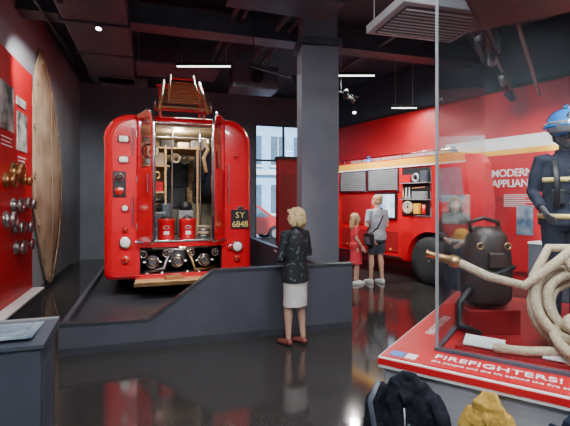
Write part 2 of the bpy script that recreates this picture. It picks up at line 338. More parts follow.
def coat(name,a,w,ztop,zbot,mt,seed,strap=None):
    r=random.Random(seed); m=M(); b=-.085
    n=8
    pts=[(a+.01*math.sin(k),b-.004*k,ztop+(zbot-ztop)*(k/(n-1))**1.2) for k in range(n)]
    rad=[(w*.26,.035),(w*.42,.045),(w*.48,.050),(w*.50,.052),(w*.50,.054),(w*.52,.056),(w*.54,.058),(w*.55,.058)]
    m.loft(pts,rad,mt,side=(1,0,0),seg=28)
    m.loft([(a-w*.24,b-.035,ztop-.07),(a-w*.17,b-.045,ztop-.005),(a-w*.06,b-.01,ztop+.025),(a+w*.08,b-.01,ztop+.025),(a+w*.18,b-.045,ztop-.01),(a+w*.25,b-.035,ztop-.08)],[(.010,.028),(.014,.034),(.015,.034),(.015,.034),(.014,.034),(.010,.028)],mt,side=(0,1,0),seg=12)
    m.loft([(a-w*.14,b-.03,ztop-.03),(a,b-.052,ztop-.08),(a+w*.14,b-.03,ztop-.03)],[.018,.026,.018],mt,seg=12)
    for sg in (-1,1):
        m.loft([(a+sg*w*.34,b-.01,ztop-.045),(a+sg*w*.50,b-.03,ztop-.13),(a+sg*w*.55,b-.045,ztop-.30),(a+sg*w*.50,b-.055,ztop-.56)],[.034,.042,.040,.036],mt,seg=16)
        m.loft([(a+sg*w*.14,b-.045,ztop-.01),(a+sg*w*.20,b-.058,ztop-.10),(a+sg*w*.04,b-.062,ztop-.30)],[(.022,.007),(.036,.008),(.006,.005)],mt,side=(1,0,0))
        for k in range(4):
            x=a+sg*w*(.08+.11*k)+r.uniform(-.015,.015)
            m.loft([(x*.6+a*.4,b-.030,ztop-.10-.03*k),(x,b-.048,ztop-.26),(x+r.uniform(-.04,.04),b-.052,zbot+.05)],[.006,.012,.016],mt)
    o=m.done('cloth',remesh=.006,smooth_it=3,nz=(.009,16))
    h=M(); h.cyl((a,0.03,ztop+.0),(a,b+.03,ztop+.0),.008,STEEL); h.sph((a,b+.03,ztop),.013,STEEL)
    h.loft([(a-.003,b-.060,ztop-.12),(a+.006,b-.064,ztop-.30),(a+.0,b-.068,zbot+.04)],[(.004,.003)]*3,STEEL,side=(1,0,0),seg=6)
    for k in range(3): h.sph((a+.022,b-.066,ztop-.20-.12*k),(.009,.006,.009),strap or BLK)
    if strap:
        h.loft([(a-w*.42,b-.03,ztop-.02),(a-w*.50,b-.085,ztop-.12),(a-w*.38,b-.10,ztop-.3),(a-w*.44,b-.10,ztop-.5)],[(.016,.003)]*4,strap,side=(1,0,0),seg=8)
    e=empty(name,(.54,2.44,0),RC); o.parent=e; k=h.done('hook_and_zip'); k.parent=e
    return e
coat('black_coat',.205,.37,.675,.05,COATB,1,DUCT)
coat('ochre_jacket',.60,.20,.675,.12,COATY,2)
coat('navy_coat',.97,.26,.68,.08,COATN,3)

def wl(y): return -1.98-.317*y
# ---------------------------------------------------------------- room shell
P=[(wl(-3),-3),(8.8,-3),(8.8,1.02),(.836,13.66),(-5.66,11.6)]
m=M(); m.prism(P,-.1,0,FLOOR,'xy'); m.done('floor')
m=M(); m.prism(P,H,H+.1,CEIL,'xy'); m.done('ceiling')
def wallseg(name,a,b,z0,z1,mt,th=.12,extra=None):
    a,b=V((*a,0)),V((*b,0)); d=b-a; L=d.length; rz=math.atan2(d.y,d.x)
    m=M(); m.b2((0,0,z0),(L,th,z1),mt)
    if extra: extra(m,L)
    return m.done(name,a,rz)
wallseg('wall_left',P[0],P[4],0,H,LWALL)
wallseg('wall_south',P[1],P[0],0,H,BWALL)
wallseg('wall_east',P[2],P[1],0,H,BWALL)
def upper(m,L):
    m.b2((0,0,3.81),(L,.12,H),CEIL); m.b2((0,-.05,3.78),(L,0,3.84),BLK)
wallseg('wall_right',P[3],P[2],0,3.81,WRED,extra=upper)
m=M(); LB=6.815; w0,w1=4.95,6.55
m.b2((0,0,0),(w0,.15,H),BWALL); m.b2((w1,0,0),(LB,.15,H),BWALL)
m.b2((w0,0,4.04),(w1,.15,H),BWALL); m.b2((w0,0,0),(w1,.15,.4),BWALL)
m.done('wall_back',(-5.66,11.6,0),RL)
m=M()
for x in (w0+.03,w0+.95,w1-.03): m.b2((x-.03,.03,.4),(x+.03,.1,4.04),DUCT)
for z in (.43,2.9,4.01): m.b2((w0,.03,z-.03),(w1,.1,z+.03),DUCT)
m.b2((w0,.06,.4),(w1,.066,4.04),WGLASS)
m.done('window_1',(-5.66,11.6,0),RL)
m=M(); m.b2((0,-.02,0),(12,0,.12),DGREY)
m.done('baseboard_left',(wl(-1)+.006,-1,0),math.pi/2+RL)
ASPH=mat('asphalt',(.25,.26,.28),.9,var=.2,scale=20)
STONE=mat('facade_stone',(.36,.60,.82),.8,var=.12,scale=2)
WIND=mat('facade_window',(.10,.17,.22),.15,var=.2)
m=M(); m.b2((-12,2,-.1),(16,22,-.02),ASPH); m.done('street_pavement',(-1,12.9,0),RL)
m=M(); m.b2((-8,10,-.02),(12,11,9),STONE)
for i in range(14):
    x=-7.4+i*1.35
    for z in (.9,3.6,6.3):
        m.b2((x,9.95,z),(x+.8,10.02,z+1.6),WIND); m.b2((x-.08,9.9,z-.12),(x+.88,10.02,z),WHT)
        m.b2((x+.38,9.93,z),(x+.42,9.96,z+1.6),WHT)
m.b2((-8,9.85,3.05),(12,10.02,3.25),WHT)
m.done('building_facade',(-1,12.9,0),RL)
CARB=mat('car_red_paint',(.5,.02,.02),.25,coat=1,var=.03)
m=M()
prof=[(-2,.3),(-2,.75),(-1.7,.85),(-1.2,.95),(-.75,1.42),(.6,1.45),(1.25,.98),(1.95,.85),(2.05,.6),(2.05,.3)]
m.prism(prof,0,1.6,CARB)
m.prism([(-1.05,.97),(-.68,1.36),(.52,1.39),(1.05,.99)],-.01,1.61,WIND)
for x in (-1.3,1.3):
    for y in (.05,1.55): m.cyl((x,y-.1,.32),(x,y+.1,.32),.32,RUB); m.cyl((x,y-.11,.32),(x,y+.11,.32),.18,STEEL)
m.done('parked_car',(-1.6,16.6,-.02),RL+.05)
m=M()
m.box((0,0,2.05),(.60,.5,4.1),COL,bev=.01); m.box((0,0,4.16),(.70,.60,.10),DUCT); m.box((0,0,4.555),(.56,.46,.69),COL)
m.box((0,0,.08),(.64,.54,.16),DUCT)
m.done('column',(.53,6.9,0),RL*.4)
m=M()
m.box((0,0,4.6),(9.0,.3,.35),DUCT); m.box((0,0,4.44),(9.0,.36,.03),DUCT)
m.done('ceiling_beam',(.3,7.6,0),RL)
m=M(); m.box((0,0,4.62),(.3,7.5,.3),DUCT); m.done('ceiling_beam',(1.9,5,0),RC)
m=M(); m.box((0,0,4.5),(.9,8,.5),DUCT,bev=.03)
for i in range(6): m.box((0,-3.6+i*1.4,4.5),(.96,.05,.56),DUCT)
m.done('ventilation_duct',(-2.6,5.6,0),RL)
m=M(); m.b2((-.5,-.3,4.05),(.5,.35,4.55),DUCT,bev=.02); m.cyl((0,-.31,4.3),(0,-.34,4.3),.14,BLK)
for x in (-.4,.4): m.cyl((x,0,4.5),(x,0,H),.012,STEEL)
m.done('ceiling_fan_coil',(-.7,9.3,0),RL)
m=M()
for i,x in enumerate((-1.6,-1.3,.2,.35,1.0,1.2,3)): m.cyl((x,-2,4.74-.03*i),(x-.2,6,4.74-.03*i),.03 if i%2 else .045,DUCT,seg=10)
m.done('ceiling_pipes',(0,4,0),RL)
m=M()
for x,y,w,d in ((-2.2,8.6,1.6,.9),(-3.6,9.4,1.0,.8),(0.0,5.6,1.5,.6)): m.box((x,y,4.28),(w,d,.06),DUCT,rot=(0,0,RL),bev=.01); m.cyl((x,y,4.3),(x,y,H),.01,STEEL,seg=8)
m.done('acoustic_ceiling_panels')
m=M(); m.box((0,0,3.66),(1.15,.85,.10),mat('ac_grey',(.55,.57,.60),.5,var=.04),bev=.015)
m.box((0,0,3.605),(1.0,.7,.01),DUCT)
for i in range(9): m.box((0,-.3+i*.075,3.60),(.96,.025,.02),WHT,rot=(.5,0,0))
for x in (-.5,.5):
    for y in (-.36,.36): m.cyl((x,y,3.7),(x,y,H),.008,STEEL,seg=8)
m.done('air_conditioning_cassette',(1.62,4.7,0),math.radians(15))

# ---------------------------------------------------------------- lamps
def area(name,loc,sx,sy,p,col,parent,rot=(0,0,0)):
    l=D.lights.new(name,'AREA'); l.shape='RECTANGLE'; l.size=sx; l.size_y=sy; l.energy=p; l.color=col
    o=D.objects.new(name,l); SC.collection.objects.link(o); o.location=loc; o.rotation_euler=rot; o.parent=parent; return o
def linear(loc,L,rz,p,mt,col=(1,.98,.96),up=0):
    m=M(); m.box((0,0,.03),(L,.09,.06),BLK); m.box((0,0,-.005),(L-.04,.06,.012),mt)
    for x in (-L/2+.1,L/2-.1): m.cyl((x,0,.05),(x,0,H-loc[2]),.006,STEEL,seg=8)
    o=m.done('linear_ceiling_lamp',loc,rz); area('lamp_light',(0,0,-.03),L-.04,.06,p,col,o)
    if up: area('added_uplight',(0,0,.09),L-.04,.06,p*up,col,o,(math.pi,0,0))  # upward light added to lighten the ceiling, only on lamps out of view
    return o
linear((-1.55,8.0,4.2),1.05,.0,70,LAMPG,(.9,1,.95)); linear((1.45,8.6,4.2),.8,.0,60,LAMPG,(.88,1,.94))
linear((2.75,9.7,3.78),.6,.0,25,LAMPG,(.88,1,.94))
linear((0,-1,4.3),1.5,RL,200,LAMP,(.93,.97,1),.4); linear((3,-.5,4.3),1.5,RC,190,LAMP,(.93,.97,1),.4); linear((5,2,4.3),1.5,RC,100,LAMP,(.93,.97,1),.4)  # unseen lamps behind and beside the camera, added as ambient fill
linear((.2,2.2,4.45),1.4,RL,120,LAMP,(.93,.97,1),.9)  # unseen overhead lamp, added for fill and ceiling brightness
linear((-1.6,2.6,4.6),1.4,RL,60,LAMP,(.93,.97,1),.0)  # unseen overhead lamp, added as ambient fill
def rail(name,a,b,z):
    a,b=V((*a,z)),V((*b,z)); d=b-a; m=M()
    m.box((d.length/2,0,0),(d.length,.035,.035),BLK)
    for k in range(int(d.length/1.2)+1):
        x=min(.1+k*1.2,d.length-.05); m.cyl((x,0,0),(x,0,H-z),.006,BLK,seg=8)
    return m.done(name,a,math.atan2(d.y,d.x))
def spot(loc,tgt,p,ang=60,col=(1,.95,.90),soft=.04):
    e=empty('track_spotlight',loc); d=(V(tgt)-V(loc)).normalized()
    m=M(); m.cyl((0,0,0),(0,0,.12),.012,BLK,seg=8)
    m.lathe([(.035,-.14),(.05,-.12),(.05,.05),(.047,.05),(.044,.02)],BLK,(0,0,0),d)
    m.lathe([(.043,.018),(.043,.022)],LAMP,(0,0,0),d)
    o=m.done('lamp_can'); o.parent=e
    l=D.lights.new('lamp_light','SPOT'); l.energy=p; l.spot_size=math.radians(ang); l.spot_blend=.6; l.color=col; l.shadow_soft_size=soft
    lo=D.objects.new('lamp_light',l); SC.collection.objects.link(lo); lo.parent=e; lo.location=d*.08
    lo.rotation_euler=d.to_track_quat('-Z','Y').to_euler()
Z1=4.25
rail('lighting_track',(-2.9,2.6),(1.2,3.9),Z1+.12)  # unseen track above the frame, added with its spots to light engine and wall
for x,y,t,p,a in [(-2.5,2.72,(-3.7,6,1.5),330,62),(-1.6,3.0,(-2.3,6.2,1.6),260,45),(-.7,3.3,(-1.5,6.2,1.4),300,45),(.2,3.58,(-.9,6.5,1.4),240,45),(.9,3.8,(.12,4.9,.7),150,40)]:
    spot((x,y,Z1),t,p,a)
rail('lighting_track',(-3.2,5.0),(-4.1,8.2),Z1+.12)
spot((-2.9,5.4,Z1),(-4.5,7.9,2.0),480,75); spot((-2.75,6.2,4.2),(-2.2,4.2,.6),90,60,(1,1,1))
rail('lighting_track',(1.46,3.47),(4.0,7.3),3.42); rail('lighting_track',(1.75,3.35),(4.3,7.1),3.42)
for k,(t,p) in enumerate([((3.2,8.6,1.6),270),((3.9,8.4,1.8),280),((4.6,7.6,1.7),280),((5.2,6.7,1.6),260)]):
    a=.15+.24*k; spot((1.46+2.54*a,3.47+3.83*a,3.3),t,p,75,(1,.96,.92))
spot((1.95,4.2,3.3),(2.68,6.5,1.3),130,45,(1,.96,.92))
rail('lighting_track',(-.6,7.0),(1.6,9.2),3.9)
for x,y,t,p in [(.9,8.0,(2.3,9.6,1.5),330),(1.25,8.6,(1.6,10.6,2.0),260),(1.45,9.0,(3,9.3,2.5),200),(.2,7.6,(2.0,8.3,.5),260)]:
    spot((x,y,3.78),t,p,80)
spot((1.65,10.0,3.75),(1.2,7.0,.4),160,60,(1,.97,.92))
for x,y,t,p in [(1.25,2.75,(1.35,2.8,.8),45),(1.75,2.45,(1.7,2.5,.8),45),(1.6,2.1,(1.95,2.9,1.9),70)]:
    spot((x,y,3.05),t,p,70,(1,.96,.92),.03)
spot((.3,.6,4.2),(1.1,2.4,.7),140,50)  # unseen spot above the camera, added to brighten the case front
spot((-1.2,.6,4.2),(-1.6,2.5,.8),50,50)  # unseen spot above the camera, added to brighten the plinth

# ---------------------------------------------------------------- platform
m=M()
m.prism([(0,0),(3.41,0),(3.41,.81),(1.63,.81),(.92,.30),(0,.32)],0,.10,GREY)
m.prism([(-.01,.32),(.92,.30),(1.63,.81),(3.42,.81),(3.42,.835),(1.62,.835),(.915,.325),(-.01,.345)],-.012,.112,DGREY)
m.b2((0,-.004,0),(3.41,0,.08),DGREY)
m.b2((0,.10,0),(3.12,6.8,.2),DGREY)
m.b2((-.02,.10,0),(.04,6.8,.3),GREY)
m.b2((3.02,.10,.2),(3.12,6.8,.81),GREY)
m.done('display_platform',(-2.38,4.41,0),RL)

# ---------------------------------------------------------------- fire engine
E=empty('fire_engine',(-1.58,6.4,.2),RL)
def rr(x0,x1,z0,z1,rt,rb,n=9):
    L=[]
    for cx,cz,r,a0 in ((x1-rt,z1-rt,rt,0),(x0+rt,z1-rt,rt,90),(x0+rb,z0+rb,rb,180),(x1-rb,z0+rb,rb,270)):
        for k in range(n+1):
            a=math.radians(a0+90*k/n); L.append((cx+r*math.cos(a),cz+r*math.sin(a)))
    return L
Z=-.2
B0,B1=.46+Z,2.93+Z
m=M()
def at(L,y): return [(a,y,b) for a,b in L]
op=rr(-.60,.62,.46+Z,2.80+Z,.12,.03)
def ol(i): return rr(-1.1+i,1.1-i,B0+i*.6,B1-i*.8,.38-i*.5,.10)
loops=[at(op,.05),at(op,0)]
loops+=[at(ol(.14),0)]
for k in range(1,6):
    a=k/5*math.pi/2; loops.append(at(ol(.14*(1-math.sin(a))),.14*(1-math.cos(a))))
loops+=[at(ol(0),1.0),at(ol(0),4.4),at(ol(.12),4.9),at(ol(.5),5.05)]
m.rings(loops,RED,True,capend=True)
o=m.done('body_shell',parent=E)
md=o.modifiers.new('e','EDGE_SPLIT'); md.split_angle=math.radians(50)
LGREY=mat('locker_grey',(.22,.23,.24),.5,var=.1); OLIVE=mat('seat_olive',(.12,.11,.07),.6,var=.2)
m=M()
zf=1.04+Z; zt=2.80+Z
m.b2((-.95,.03,zf-.06),(.95,2.0,zf),STEEL)
m.b2((-.98,.06,zf),(-.60,.10,zt),CREAM); m.b2((.62,.06,zf),(.98,.10,zt),CREAM)
m.b2((-1.0,.06,zf),(-.95,2.0,zt),CREAM); m.b2((.95,.06,zf),(1.0,2.0,zt),CREAM)
m.b2((-.95,1.95,zf),(.95,2.0,zt),CREAM); m.b2((-.95,.06,zt-.03),(.95,2.0,zt),CREAM)
m.b2((-.59,.25,zf),(-.22,1.2,zf+.42),LGREY,bev=.01)
for k in range(3): m.b2((-.57,.24,zf+.04+.13*k),(-.24,.25,zf+.14+.13*k),DUCT,bev=.004); m.cyl((-.44,.23,zf+.09+.13*k),(-.36,.23,zf+.09+.13*k),.006,CHR,seg=6)
m.b2((-.60,.5,zf+.72),(-.2,1.6,zf+.75),PLY); m.b2((-.60,.5,zf+1.15),(-.15,1.6,zf+1.18),PLY); m.b2((-.60,.5,zf+1.45),(.55,1.6,zf+1.47),PLY)
m.b2((-.23,.5,zf+.4),(-.20,.54,zf+1.5),PLY); m.b2((.28,.5,zf+.0),(.31,.54,zf+1.5),PLY)
for i,(x,z,w,h,mt) in enumerate(((-.56,.75,.13,.22,DUCT),(-.41,.75,.16,.16,RED),(-.55,1.18,.15,.14,LGREY),(-.38,1.18,.14,.2,HOSE),(-.55,1.47,.2,.08,WOOD),(-.3,1.47,.22,.12,BLK),(-.56,.43,.15,.2,BLK),(-.38,.43,.13,.14,BRASS),(-.02,1.47,.18,.09,HOSE),(.2,1.47,.26,.13,LGREY))):
    m.b2((x,.55,zf+z),(x+w,.9,zf+z+h),mt,bev=.012)
for x,z in ((-.05,1.38),(.1,1.36)): m.torus((x,.6,zf+z-.08),.065,.016,HOSE if x<0 else BLK,(0,1,0)); m.cyl((x,.56,zf+z),(x,.6,zf+z),.006,CHR,seg=6)
m.b2((.0,1.85,zf),(.9,1.95,zf+1.2),PLY); m.b2((-.5,1.86,zf+.9),(.3,1.95,zf+1.5),CREAM)
m.b2((-.18,1.80,zf+.86),(.25,1.94,zf+1.34),mat('inner_window_dark',(.05,.055,.06),.2,var=.2),bev=.01)
m.b2((.22,.7,zf),(.6,1.4,zf+.55),OLIVE,bev=.03); m.b2((-.18,1.0,zf),(.2,1.8,zf+.45),OLIVE,bev=.03)
m.b2((-.18,1.5,zf+.45),(.2,1.6,zf+.85),BLK,bev=.03)
m.b2((.24,.7,zf+.55),(.58,.86,zf+.95),BLK,bev=.03)
for x in (-.12,.32): m.cyl((x,.3,zf),(x,.3,zt-.03),.012,CHR)
m.cyl((-.55,.3,zf+1.60),(.55,.3,zf+1.60),.012,CHR)
m.torus((-.45,.35,zf+1.38),.11,.02,BLK,(0,1,0)); m.torus((-.42,.32,zf+1.36),.07,.02,HOSE,(0,1,0)); m.torus((-.5,.35,zf+1.02),.07,.018,BLK,(0,1,0)); m.torus((-.36,.35,zf+1.0),.05,.016,BRASS,(0,1,0))
for z in (zf+.47,zf+.58): m.loft([(-.52,.3,z),(-.3,.32,z+.02),(-.25,.9,z)],.035,BLK)
for k in range(4): m.loft([(.28,.30,zf+.03+.05*k),(.42,.28,zf+.035+.05*k),(.46,.33,zf+.03+.05*k)],[(.02,.022)]*3,HOSE if k%2 else STEEL,seg=10)
for x0,x1 in ((-.36,-.07),(-.02,.24)):
    m.lathe([(.12,0),(.13,.01),(.13,.28),(.135,.29),(.135,.32),(.12,.32),(.11,.27)],RED,((x0+x1)/2,.22,zf),seg=28)
    m.torus(((x0+x1)/2,.095,zf+.19),.045,.007,STEEL,(0,1,0),e=.5); m.b2(((x0+x1)/2-.04,.082,zf+.08),((x0+x1)/2+.04,.092,zf+.13),WHT)
    m.sph(((x0+x1)/2,.22,zf+.30),(.095,.095,.07),BLK)
m.b2((-.34,.40,zf+.33),(-.1,.65,zf+.55),DUCT,bev=.01); m.sph((.1,.5,zf+.5),(.11,.12,.09),BLK); m.b2((-.02,.4,zf),(.22,.66,zf+.44),LGREY,bev=.01)
m.done('cabin_interior',parent=E)
m=M()
for x,y,mt in ((.44,.30,COATB),(.54,.5,NAVY),(.36,.6,COATB)):
    m.loft([(x,y,zf+1.50),(x,y,zf+1.42),(x,y,zf+1.2),(x,y,zf+.9),(x,y,zf+.66)],[(.02,.02),(.085,.05),(.095,.06),(.10,.07),(.11,.07)],mt,side=(1,0,0))
    m.loft([(x-.07,y-.03,zf+1.4),(x-.09,y-.05,zf+1.15),(x-.08,y-.05,zf+.9)],[.03,.035,.035],mt)
    m.cyl((x,y,zf+1.50),(x,y,zf+1.6),.006,CHR,seg=6)
m.loft([(.38,.24,zf+1.58),(.43,.21,zf+1.42),(.36,.20,zf+1.28),(.40,.2,zf+1.05)],.028,PLY)
m.done('hanging_firefighter_coats',parent=E)
m=M(); ex,ey=.53,.02
m.lathe([(.02,0),(.055,.01),(.058,.04),(.058,.34),(.045,.40),(.02,.43),(.02,.46)],RED,(ex,ey-.06,zf+.08))
m.box((ex,ey-.06,zf+.56),(.09,.02,.02),BLK); m.loft([(ex+.02,ey-.08,zf+.54),(ex+.07,ey-.1,zf+.45),(ex+.06,ey-.11,zf+.2)],.01,BLK)
m.b2((ex-.02,ey-.122,zf+.2),(ex+.02,ey-.117,zf+.34),BRASS)
m.done('fire_extinguisher',parent=E)
m=M()
m.b2((-.66,-.02,zf-.10),(.68,.10,zf-.02),RED,bev=.01); m.b2((-.66,-.035,zf-.02),(.68,.12,zf+.005),CHR,bev=.004)
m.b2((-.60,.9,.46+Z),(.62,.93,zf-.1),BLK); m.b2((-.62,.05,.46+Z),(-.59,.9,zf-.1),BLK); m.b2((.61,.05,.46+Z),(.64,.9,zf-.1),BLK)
m.b2((-.66,-.28,.44+Z),(.62,.6,.475+Z),PLY,bev=.004); m.b2((-.67,-.30,.42+Z),(.63,-.27,.48+Z),BRASS,bev=.004)
zp=.76+Z
for x in (-.42,-.05,.36):
    m.lathe([(.085,0),(.10,.02),(.10,.06),(.08,.08),(.08,.16),(.06,.2),(.06,.3)],STEEL,(x,.12,zp-.05),(0,1,0))
    m.torus((x,.10,zp-.05),.085,.012,CHR,(0,1,0)); m.torus((x,.06,zp-.05),.05,.010,BRASS,(0,1,0))
    m.cyl((x,.05,zp-.05),(x,.13,zp-.05),.045,DUCT)
    for k in (-1,1): m.cyl((x+k*.10,.09,zp-.05),(x+k*.135,.09,zp-.05),.014,STEEL,seg=8)
for x in (-.55,-.22,.15,.52):
    m.torus((x,.03,zp+.08),.05,.009,CHR,(0,1,0)); m.cyl((x,.03,zp+.08),(x,.3,zp+.08),.014,CHR)
    for k in range(4):
        a=k*math.pi/2+.4; m.cyl((x,.03,zp+.08),(x+.05*math.cos(a),.03,zp+.08+.05*math.sin(a)),.005,CHR,seg=8)
m.loft([(-.55,.3,zp+.12),(-.3,.28,zp+.14),(0,.3,zp+.1),(.3,.3,zp+.15),(.58,.3,zp+.12)],.03,STEEL)
m.loft([(-.55,.18,.55+Z),(-.25,.15,.60+Z),(-.2,.2,zp),(-.1,.3,zp+.1)],.028,STEEL); m.loft([(.55,.18,.58+Z),(.22,.16,.56+Z),(.16,.2,zp),(.1,.3,zp+.1)],.024,BRASS)
m.sph((-.05,.35,zp-.02),(.16,.14,.16),DUCT)
for x in (-.5,-.28,.1,.28,.48): m.lathe([(.035,0),(.035,.03),(.024,.03),(.024,.12)],CHR,(x,.05,.53+Z),(0,1,0))
for x in (-.40,-.34,.0,.06,.33,.39): m.cyl((x,.08,zp+.17),(x,.13,zp+.17),.026,BRASS); m.cyl((x,.078,zp+.17),(x,.08,zp+.17),.02,WHT)
m.box((-.12,-.1,.50+Z),(.26,.14,.06),WOOD,rot=(0,0,.2),bev=.01)
m.done('rear_pump',parent=E)
m=M()
L=rr(-.62,.64,1.0+Z,2.82+Z,.13,.03); m.loft([(a,-.006,b) for a,b in L],.011,CHR,side=(0,1,0),seg=8,closed=True)
L=rr(-.99,.99,B0+.07,B1-.10,.32,.06); m.loft([(a,-.002,b) for a,b in L],.006,RED,side=(0,1,0),seg=6,closed=True)
m.loft([(a,.20,b) for a,b in rr(-1.105,1.105,B0,B1+.005,.385,.10)[:20]],.014,RED,side=(0,1,0),seg=8)
m.done('trim_moulding',parent=E)
def door(name,hx,fx,fy,sgn):
    d=V((fx-hx,fy,0)); Ld=d.length; ang=math.atan2(d.y,d.x)
    m=M(); za,zb=1.06+Z,2.92+Z
    poly=[(0,za),(Ld-.05,za),(Ld,za+.05),(Ld,zb-.22),(Ld-.06,zb-.07),(Ld-.2,zb),(0,zb-.02)]
    m.prism([(0,za),(Ld-.05,za),(Ld,za+.05),(Ld,za+1.05),(0,za+1.05)],-.02,.02,RED)
    m.prism([(0,za+1.05),(.07,za+1.05),(.07,zb-.02),(0,zb-.02)],-.02,.02,RED)
    m.prism([(Ld-.07,za+1.05),(Ld,za+1.05),(Ld,zb-.22),(Ld-.06,zb-.07),(Ld-.2,zb),(Ld-.22,zb-.09),(Ld-.12,zb-.13),(Ld-.07,zb-.24)],-.02,.02,RED)
    m.prism([(.07,zb-.10),(Ld-.2,zb-.10),(Ld-.2,zb),(.07,zb-.02)],-.02,.02,RED)
    m.prism([(.06,za+1.04),(Ld-.06,za+1.04),(Ld-.06,zb-.22),(Ld-.14,zb-.09),(.06,zb-.09)],-.004,.004,WGLASS)
    for s in (-1,1):
        m.prism([(.06,za+.07),(Ld-.07,za+.07),(Ld-.07,za+.97),(.06,za+.97)],s*.021,s*.026,CREAM if s*sgn>0 else RED)
    m.loft([(a,0,b) for a,b in poly],.024,CHR,side=(0,1,0),seg=8,closed=True)
    m.cyl((Ld-.1,-.05,za+.7),(Ld-.1,-.05,za+.95),.01,CHR); m.cyl((Ld-.1,0,za+.7),(Ld-.1,-.05,za+.7),.008,CHR); m.cyl((Ld-.1,0,za+.95),(Ld-.1,-.05,za+.95),.008,CHR)
    for z in (za+.2,za+.9,zb-.3): m.cyl((0,-.02,z-.05),(0,-.02,z+.05),.016,CHR)
    o=m.done(name,(hx,-.03,0),ang,parent=E); return o
door('rear_door_left',-.62,-.40,-.55,1); door('rear_door_right',.64,.40,-.56,-1)
m=M()
def lamp(x,z,w,h,mt):
    L=rr(x-w,x+w,z-h,z+h,min(w,h)*.6,min(w,h)*.6,4)
    m.rings([at(L,.0),at(L,-.03),at([(x+(a-x)*.85,z+(b-z)*.85) for a,b in L],-.045)],CHR,True,capend=True)
    m.rings([at([(x+(a-x)*.8,z+(b-z)*.8) for a,b in L],-.04),at([(x+(a-x)*.72,z+(b-z)*.72) for a,b in L],-.055)],mt,True,capend=True)
def rlamp(x,z,r,mt):
    m.lathe([(r,0),(r*1.05,.02),(r,.045),(r*.85,.05)],CHR,(x,.0,z),(0,-1,0))
    m.sph((x,-.045,z),(r*.85,.025,r*.85),mt)
lamp(-.82,2.54+Z,.085,.055,LENSW); lamp(-.82,2.24+Z,.08,.055,LENSW)
rlamp(-.88,1.98+Z,.065,LENSD); rlamp(-.88,1.78+Z,.065,LENSR); m.b2((-.97,-.012,1.69+Z),(-.79,0,2.07+Z),BLK,bev=.004)
rlamp(-.80,1.53+Z,.05,LENSW); rlamp(-.80,1.03+Z,.085,LENSW); rlamp(-.80,1.22+Z,.04,LENSR); rlamp(-.80,.78+Z,.05,LENSR)
rlamp(.86,.92+Z,.085,LENSW); rlamp(.86,.74+Z,.045,LENSR); rlamp(.75,.92+Z,.04,LENSR)
rlamp(.84,2.35+Z,.035,LENSR)
m.b2((.76,-.022,1.20+Z),(1.05,-.004,1.50+Z),BLK,bev=.004)
m.b2((.86,-.03,1.505+Z),(.96,0,1.55+Z),CHR,bev=.008)
for z in (1.3,2.3): m.cyl((-.70,-.05,z+Z),(-.70,-.05,z+.4+Z),.012,CHR)
m.cyl((.72,-.05,1.6+Z),(.72,-.05,2.2+Z),.012,CHR)
for z in (1.6,2.2): m.cyl((.72,0,z+Z),(.72,-.05,z+Z),.01,CHR)
for z in (1.3,1.7,2.3,2.7): m.cyl((-.70,0,z+Z),(-.70,-.05,z+Z),.01,CHR)
m.b2((-.9,.2,.25),(.9,4.8,.33),BLK)
for y in (1.3,4.0):
    for x in (-.86,.86):
        m.lathe([(.28,-.12),(.44,-.12),(.465,-.07),(.465,.07),(.44,.12),(.28,.12)],RUB,(x,y,.465),(1,0,0),seg=32)
        m.lathe([(.27,-.1),(.27,.1),(.12,.12),(.06,.13)],RED,(x,y,.465),(1,0,0))
    m.cyl((-.8,y,.465),(.8,y,.465),.06,BLK)
m.lathe([(.03,0),(.03,.1),(.05,.1),(.05,.12)],STEEL,(0,-.02,.26),(0,-1,0))
m.done('lamps_wheels_fittings',parent=E)
text('SY',.135,PYEL,(.905,-.024,1.368+Z),(R90,0,0),E,'number_plate_letters','CENTER',sp=1.1)
text('6848',.135,PYEL,(.905,-.024,1.225+Z),(R90,0,0),E,'number_plate_digits','CENTER',sp=.95)
m=M()
def lp(x,t): return V((x*(1-.12*t)+.04*t,-.25+.95*t,2.78+.62*t))
for x in (-.32,.36): m.loft([lp(x,-.04),lp(x,1.06)],[(.026,.05)]*2,WOOD,side=(1,0,0),seg=8)
off=V((0,-.05,.07))
for x in (-.20,.24): m.loft([lp(x,.05)+off,lp(x,1.12)+off],[(.02,.04)]*2,WOOD,side=(1,0,0),seg=8)
for k in range(6):
    t=.05+k*.18; m.cyl(lp(-.33,t),lp(.37,t),.018,WOOD,seg=10); m.cyl(lp(-.22,t+.06)+off,lp(.26,t+.06)+off,.016,RED if k==5 else WOOD,seg=10)
for x in (-.30,.34): m.cyl((x,.66,2.6),(x,.66,3.36),.02,RED); m.cyl((x,-.05,2.68),(x,-.05,2.95),.02,RED)
m.cyl((-.36,.66,3.34),(.42,.66,3.34),.02,RED); m.cyl((-.4,-.05,2.80),(.44,-.05,2.80),.022,RED); m.torus((.42,-.2,2.84),.06,.013,CHR,(1,0,0)); m.torus((-.38,-.2,2.84),.06,.013,CHR,(1,0,0))
m.done('roof_ladder',parent=E)
l=D.lights.new('cabin_lamp','POINT'); l.energy=24; l.color=(1,.92,.78); l.shadow_soft_size=.08
o=D.objects.new('cabin_lamp',l); SC.collection.objects.link(o); o.location=(-.02,.45,2.72+Z); o.parent=E
l=D.lights.new('pump_point_light','POINT'); l.energy=3; l.color=(1,.95,.85); l.shadow_soft_size=.05  # bare point light inside the pump bay, no fixture modelled
o=D.objects.new('pump_point_light',l); SC.collection.objects.link(o); o.location=(0,.03,.93+Z); o.parent=E

